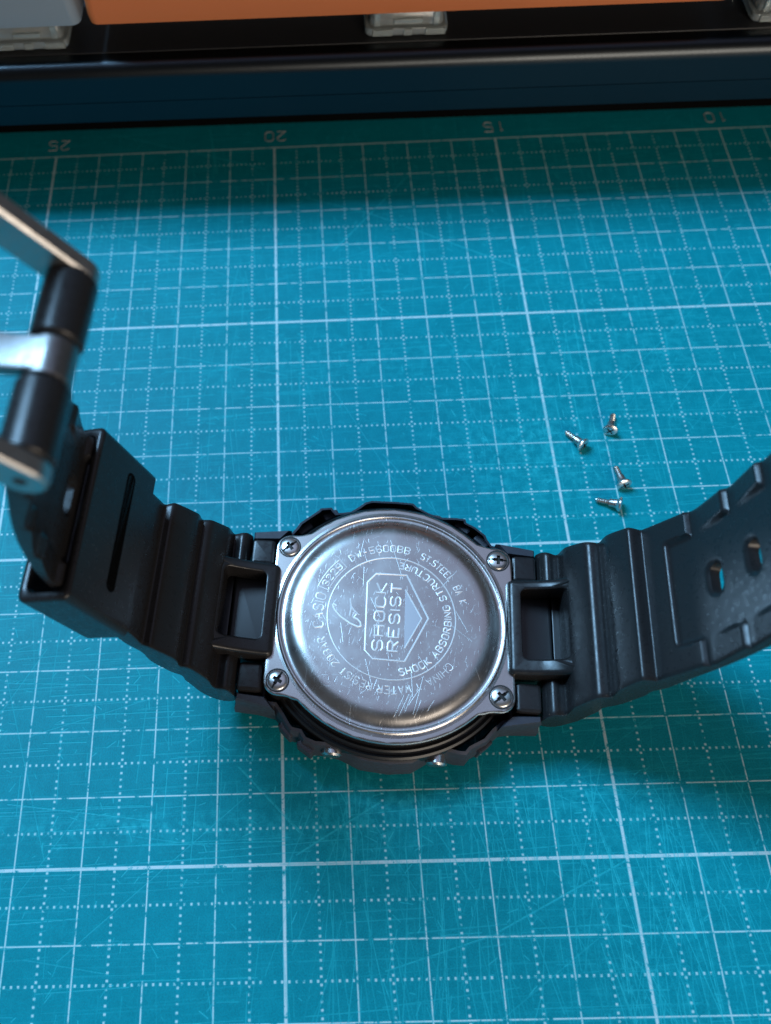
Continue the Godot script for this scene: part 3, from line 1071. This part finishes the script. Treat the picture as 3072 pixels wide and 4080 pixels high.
func strap(rows: Array, side: float, slots: Array) -> Solid:
	# rows of [inner x, inner y, outer x, outer y, half width], rounded, then refined
	var R: Array = rows
	for k in 2:
		var q := [R[0]]
		for i in R.size() - 1:
			var a := []
			var b := []
			for j in 5:
				a.append(lerpf(R[i][j], R[i + 1][j], 0.25))
				b.append(lerpf(R[i][j], R[i + 1][j], 0.75))
			q.append(a)
			q.append(b)
		q.append(R[R.size() - 1])
		R = q
	var fine := [R[0]]
	for i in R.size() - 1:
		var n := maxi(1, int(ceil(absf(R[i + 1][1] - R[i][1]) / 0.32))) if R[i][1] > 27.0 else 1
		for k in n:
			var a := []
			for j in 5:
				a.append(lerpf(R[i][j], R[i + 1][j], float(k + 1) / n))
			fine.append(a)
	R = fine
	var cols := [-1.0, -0.991, -0.965]
	for k in 55:
		cols.append(lerpf(-0.94, 0.94, k / 54.0))
	cols.append_array([0.965, 0.991, 1.0])
	var nr := R.size()
	var nc := cols.size()
	var place := PackedVector2Array()   # (row, across) of each vertex
	for i in nr:
		for j in nc:
			place.append(Vector2(i, cols[j] * R[i][4]))
	# which cells are punched out
	var open := PackedByteArray()
	open.resize(nr * nc)
	for i in nr - 1:
		for j in nc - 1:
			var c := (place[i * nc + j] + place[(i + 1) * nc + j + 1]) / 2.0
			for h in slots:
				if h[3] and slot_far(h, lerpf(R[i][1], R[i + 1][1], 0.5), c.y) < 0.0:
					open[i * nc + j] = 1
	# pull the rim of each punched hole onto its outline
	for i in range(1, nr - 1):
		for j in range(1, nc - 1):
			var around := open[i * nc + j] + open[i * nc + j - 1] + open[(i - 1) * nc + j] + open[(i - 1) * nc + j - 1]
			if around == 0 or around == 4:
				continue
			for h in slots:
				var y: float = R[i][1]
				var p := place[i * nc + j]
				var f := slot_far(h, y, p.y)
				if absf(f) < 0.8:
					var slope: float = (R[i + 1][1] - R[i - 1][1]) / 2.0
					var gy := (slot_far(h, y + 0.01, p.y) - f) / 0.01
					var gz := (slot_far(h, y, p.y + 0.01) - f) / 0.01
					place[i * nc + j] = Vector2(p.x - f * gy / slope, p.y - f * gz)
	var s := Solid.new()
	s.begin()
	for k in 2:
		for i in nr:
			for j in nc:
				var p := place[i * nc + j]
				var lo := clampi(int(floor(p.x)), 0, nr - 2)
				var t := p.x - lo
				var a: Array = R[lo]
				var b: Array = R[lo + 1]
				var inn := Vector2(lerpf(a[0], b[0], t), lerpf(a[1], b[1], t))
				var out := Vector2(lerpf(a[2], b[2], t), lerpf(a[3], b[3], t))
				var d := (inn - out).normalized()
				var soft: float = [0.45, 0.13, 0.02][mini(j, nc - 1 - j)] if mini(j, nc - 1 - j) < 3 else 0.0
				var at := inn + d * (relief(side, inn.y, p.y, slots) - soft) if k == 0 else out + d * soft
				s.v.append(Vector3(at.x * side, at.y, p.y))
	var off := nr * nc
	for i in nr - 1:
		for j in nc - 1:
			if open[i * nc + j]:
				continue
			var a := i * nc + j
			s.quad(a, a + 1, a + nc + 1, a + nc)
			s.quad(off + a, off + a + nc, off + a + nc + 1, off + a + 1)
			if j > 0 and open[a - 1]:
				s.quad(a, a + nc, off + a + nc, off + a)
			if j < nc - 2 and open[a + 1]:
				s.quad(a + 1, off + a + 1, off + a + nc + 1, a + nc + 1)
			if i > 0 and open[a - nc]:
				s.quad(a, off + a, off + a + 1, a + 1)
			if i < nr - 2 and open[a + nc]:
				s.quad(a + nc, a + nc + 1, off + a + nc + 1, off + a + nc)
	for i in nr - 1:
		var a := i * nc
		s.quad(a, a + nc, off + a + nc, off + a)
		var b := a + nc - 1
		s.quad(b, off + b, off + b + nc, b + nc)
	for j in nc - 1:
		s.quad(j, off + j, off + j + 1, j + 1)
		var b := (nr - 1) * nc + j
		s.quad(b, b + 1, off + b + 1, off + b)
	s.finish()
	return s


# grey crumbs caught in the grooves of the strap, and a few on its faces
func dust(w: Node3D, on: Solid) -> void:
	var s := Solid.new()
	var half := on.v.size() / 2
	var made := 0
	while made < 150:
		var p := on.v[rng.randi() % half]
		var groove := p.y > 29.7 and p.y < 30.8 and absf(p.z) < 7.4 or p.y > 19.0 and p.y < 20.2 or p.y > 11.0 and p.y < 13.0 and absf(p.z) > 7.6
		if p.y > 48.0 or not groove and rng.randf() > 0.02:
			continue
		made += 1
		var r := 0.025 + 0.055 * pow(rng.randf(), 2.0)
		var at := p + Vector3(-0.02, 0.02, 0)
		s.begin()
		for q in [Vector3(1, 0, 0), Vector3(-0.4, 0.3, 0.9), Vector3(-0.5, 0.2, -0.8), Vector3(0, 1, 0), Vector3(0, -0.8, 0)]:
			s.v.append(at + q * r * rng.randf_range(0.7, 1.4))
		for t in [[0, 1, 3], [1, 2, 3], [2, 0, 3], [1, 0, 4], [2, 1, 4], [0, 2, 4]]:
			s.tri(s.vs + t[0], s.vs + t[1], s.vs + t[2])
		s.finish()
	obj("dust", s, M.dust, w).set_meta("kind", "stuff")


# how far a point lies outside a rounded slot [height, half across the strap's length, half along its width]
func slot_far(h: Array, y: float, z: float) -> float:
	return Vector2(absf(y - h[0]), maxf(0.0, absf(z - (h[4] if h.size() > 4 else 0.0)) - (h[2] - h[1]))).length() - h[1]


# how the strap's inner face stands out from or lies under its rows
func relief(side: float, y: float, z: float, slots: Array) -> float:
	var d := 0.0
	var start := 29.8 if side > 0.0 else 43.0
	var first := 33.2 if side > 0.0 else 44.55
	var rim := absf(z)
	if y > start and y < 80.0:
		var mid := -0.6 * clampf((y - start) / 0.5, 0.0, 1.0)
		var tab := 0.0
		if y > first:
			var ph := fposmod(y - first, 6.95)
			tab = -0.6 * clampf(ph / 0.45, 0.0, 1.0) * clampf((6.95 - ph) / 5.6, 0.0, 1.0)
		d = lerpf(mid, tab, clampf((rim - 6.7) / 0.45, 0.0, 1.0))
	if y < 12.7:   # the hollow under the hinge frame
		d -= 4.2 * clampf((7.1 - rim) / 0.4, 0.0, 1.0)
	for h in slots:
		if not h[3]:
			d -= 1.5 * clampf(0.6 - slot_far(h, y, z) / 0.4, 0.0, 1.0)
		else:
			d -= 0.25 * clampf(1.0 - slot_far(h, y, z) / 0.4, 0.0, 1.0)
	return d


func keeper(w: Node3D) -> void:
	# a box loop round the strap: outline (x, y) of its side, hollow along its length, a long slot in its inner wall
	var k := Node3D.new()
	k.name = "strap_keeper"
	w.add_child(k)
	var axis := Vector2(-0.32, 0.947)     # along the strap, upward
	var out := Vector2(-0.947, -0.32)     # from the inner wall to the outer one
	var o := Vector2(-33.9, 32.2)         # foot of the inner wall
	var frame := Basis(Vector3(out.x, out.y, 0), Vector3(axis.x, axis.y, 0), Vector3(0, 0, 1))
	var xf := Transform3D(frame, Vector3(o.x, o.y, 0))
	# lengthwise rings of the hollow shell: x from inner to outer wall, z across
	var outer := Solid.rect(7.4, 23.0, 1.1, 5)
	var inner := Solid.rect(5.0, 20.6, 0.9, 5)
	var rings := []
	for l in [[outer, 0.0, 0.6], [outer, 0.0, 12.6], [outer, 0.25, 12.95], [outer, 0.6, 13.05], [inner, -0.4, 13.05], [inner, -0.1, 12.9], [inner, 0.0, 12.5], [inner, 0.0, 0.8], [inner, -0.4, 0.3], [outer, 0.5, 0.2]]:
		var r := PackedVector3Array()
		for q in (Solid.inset(l[0], l[1]) if l[1] != 0.0 else l[0]):
			# the loop's lower edge bows down on the outer side
			var y: float = l[2]
			if y < 1.0:
				y -= 1.6 * sin(clampf((q.x + 3.7) / 7.4, 0.0, 1.0) * PI) + 0.5 * absf(q.y) / 11.5
			r.append(Vector3(q.x + 3.7, y, q.y))
		rings.append(r)
	var s := Solid.new()
	s.loft(rings, xf, true)
	obj("loop", s, M.resin, k, 45.0)
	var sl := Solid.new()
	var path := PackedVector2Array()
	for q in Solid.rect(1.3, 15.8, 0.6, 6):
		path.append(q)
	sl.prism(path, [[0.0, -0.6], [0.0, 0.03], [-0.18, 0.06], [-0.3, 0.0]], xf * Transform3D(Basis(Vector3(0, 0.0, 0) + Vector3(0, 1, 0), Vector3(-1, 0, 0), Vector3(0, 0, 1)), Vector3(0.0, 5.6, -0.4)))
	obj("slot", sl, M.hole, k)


func buckle(w: Node3D) -> void:
	var pin := Vector3(-33.8, 72.9, 0)
	# the strap's end is rolled round the pin in two barrels
	for z in [-1.0, 1.0]:
		var s := Solid.new()
		var t := Transform3D(Basis(Vector3.RIGHT, PI / 2), pin + Vector3(0, 0, 5.85 * z))
		s.lathe([[2.0, -3.65], [2.3, -3.5], [2.45, -3.2], [2.45, 3.2], [2.3, 3.5], [2.0, 3.65]], 40, t)
		# the web that runs from the barrel into the strap
		var rings := []
		for q in [[-35.9, 72.2, -33.0, 70.8], [-36.3, 71.0, -33.9, 69.6], [-36.75, 69.6, -34.5, 68.2]]:
			rings.append(PackedVector3Array([Vector3(q[0], q[1], pin.z + 9.4 * z), Vector3(q[2], q[3], pin.z + 9.4 * z), Vector3(q[2], q[3], pin.z + 2.2 * z), Vector3(q[0], q[1], pin.z + 2.2 * z)]))
		s.loft(rings)
		obj("strap_barrel", s, M.resin, w, 40.0)
	var b := Node3D.new()
	b.name = "buckle"
	w.add_child(b)
	# frame: two arms with round ends and a cross bar, drawn in the arm's own plane
	var dir := Vector3(-0.6, 0.8, 0)
	var side := Vector3(0.8, 0.6, 0)
	for z in [-1.0, 1.0]:
		var a := Solid.new()
		var p := PackedVector2Array()
		for i in 13:
			var t := PI / 2 + PI * i / 12.0
			p.append(Vector2(2.05 * cos(t) * 1.15, 2.05 * sin(t)))
		p.append_array([Vector2(26.0, -1.75), Vector2(26.0, 1.75)])
		# outline x runs along dir, outline y across it, thickness across the strap
		a.prism(p, [[0.25, -0.95], [0.0, -0.7], [0.0, 0.7], [0.25, 0.95]], Transform3D(Basis(dir, Vector3(0, 0, 1), side), pin + Vector3(0, 0, 10.4 * z)))
		obj("buckle_arm", a, M.buckle, b, 30.0)
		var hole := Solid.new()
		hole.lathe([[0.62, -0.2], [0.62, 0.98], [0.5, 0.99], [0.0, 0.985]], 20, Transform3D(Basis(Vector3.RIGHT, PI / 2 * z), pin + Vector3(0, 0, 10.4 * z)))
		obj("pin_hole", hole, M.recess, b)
	var bar := Solid.new()
	bar.box(Vector3.ZERO, Vector3(4.0, 2.0, 22.4), 0.4, Transform3D(Basis(dir, side, Vector3(0, 0, 1)), pin + dir * 27.5))
	obj("buckle_bar", bar, M.buckle, b)
	var tg := Solid.new()
	tg.lathe([[1.9, -2.05], [2.12, -1.9], [2.2, -1.6], [2.2, 1.6], [2.12, 1.9], [1.9, 2.05]], 40, Transform3D(Basis(Vector3.RIGHT, PI / 2), pin))
	var rings := []
	for q in [[0.2, 1.2, 1.5], [-3.0, 1.1, 1.5], [-8.0, 0.9, 2.4], [-16.0, 0.2, 4.6], [-24.0, -0.3, 7.2]]:
		rings.append(PackedVector3Array([pin + Vector3(q[0], q[2] - 0.7, -1.75), pin + Vector3(q[0], q[2] + 0.5, -1.75), pin + Vector3(q[0], q[2] + 0.7, -1.5), pin + Vector3(q[0], q[2] + 0.7, 1.5), pin + Vector3(q[0], q[2] + 0.5, 1.75), pin + Vector3(q[0], q[2] - 0.7, 1.75)]))
	tg.loft(rings)
	obj("buckle_tongue", tg, M.prong, b, 40.0)


# ------------------------------------------------------------------ four screws taken out of the watch
func loose_screws() -> void:
	var spots := [
		[52.81, 78.11, 55.3, 81.55, 0.3, "silver screw with its head toward the watch, leftmost of the four on the mat"],
		[62.13, 74.7, 60.6, 78.7, 0.9, "silver screw pointing at the keyboard, farthest from the watch"],
		[60.45, 85.9, 61.0, 89.9, 0.5, "silver screw with its crossed head showing, lying on a grid line below two other screws"],
		[55.9, 92.3, 59.6, 93.75, 1.3, "silver screw lying sideways, nearest to the watch strap"],
	]
	var first: Node3D
	for q in spots:
		var t: Node3D
		if first == null:
			t = thing("loose_screw", q[5], "screw", Vector3.ZERO, 0.0, "screws lying loose on the mat")
			var h := MeshInstance3D.new()
			h.name = "screw_head"
			h.mesh = loose_mesh
			t.add_child(h)
			var s := Solid.new()
			var prof := [[0.0, -3.55], [0.3, -3.5], [0.34, -3.35]]
			var y := -3.3
			while y < -1.45:
				prof.append_array([[0.36, y], [0.52, y + 0.13], [0.52, y + 0.19], [0.36, y + 0.32]])
				y += 0.42
			prof.append_array([[0.42, -1.3], [0.68, -1.2], [0.72, -0.4], [0.86, 0.02], [0.0, 0.03]])
			s.lathe(prof, 20)
			obj("threaded_shank", s, M.loose_steel, t, 35.0)
			first = t
		else:
			t = first.duplicate()
			t.name = numbered("loose_screw")
			add_child(t)
			tag(t, q[5], "screw", "screws lying loose on the mat")
		# the axis runs from tip to head; head and thread both touch the mat
		var tip := Vector3(q[0], 0.52, q[1])
		var head := Vector3(q[2], 1.3, q[3])
		var up := (head - tip).normalized()
		var b := Basis(up.cross(Vector3.UP).normalized(), up, Vector3.ZERO)
		b.z = b.x.cross(b.y)
		t.transform = Transform3D(b * Basis(Vector3.UP, q[4]), head * MM - up * 0.7 * MM)
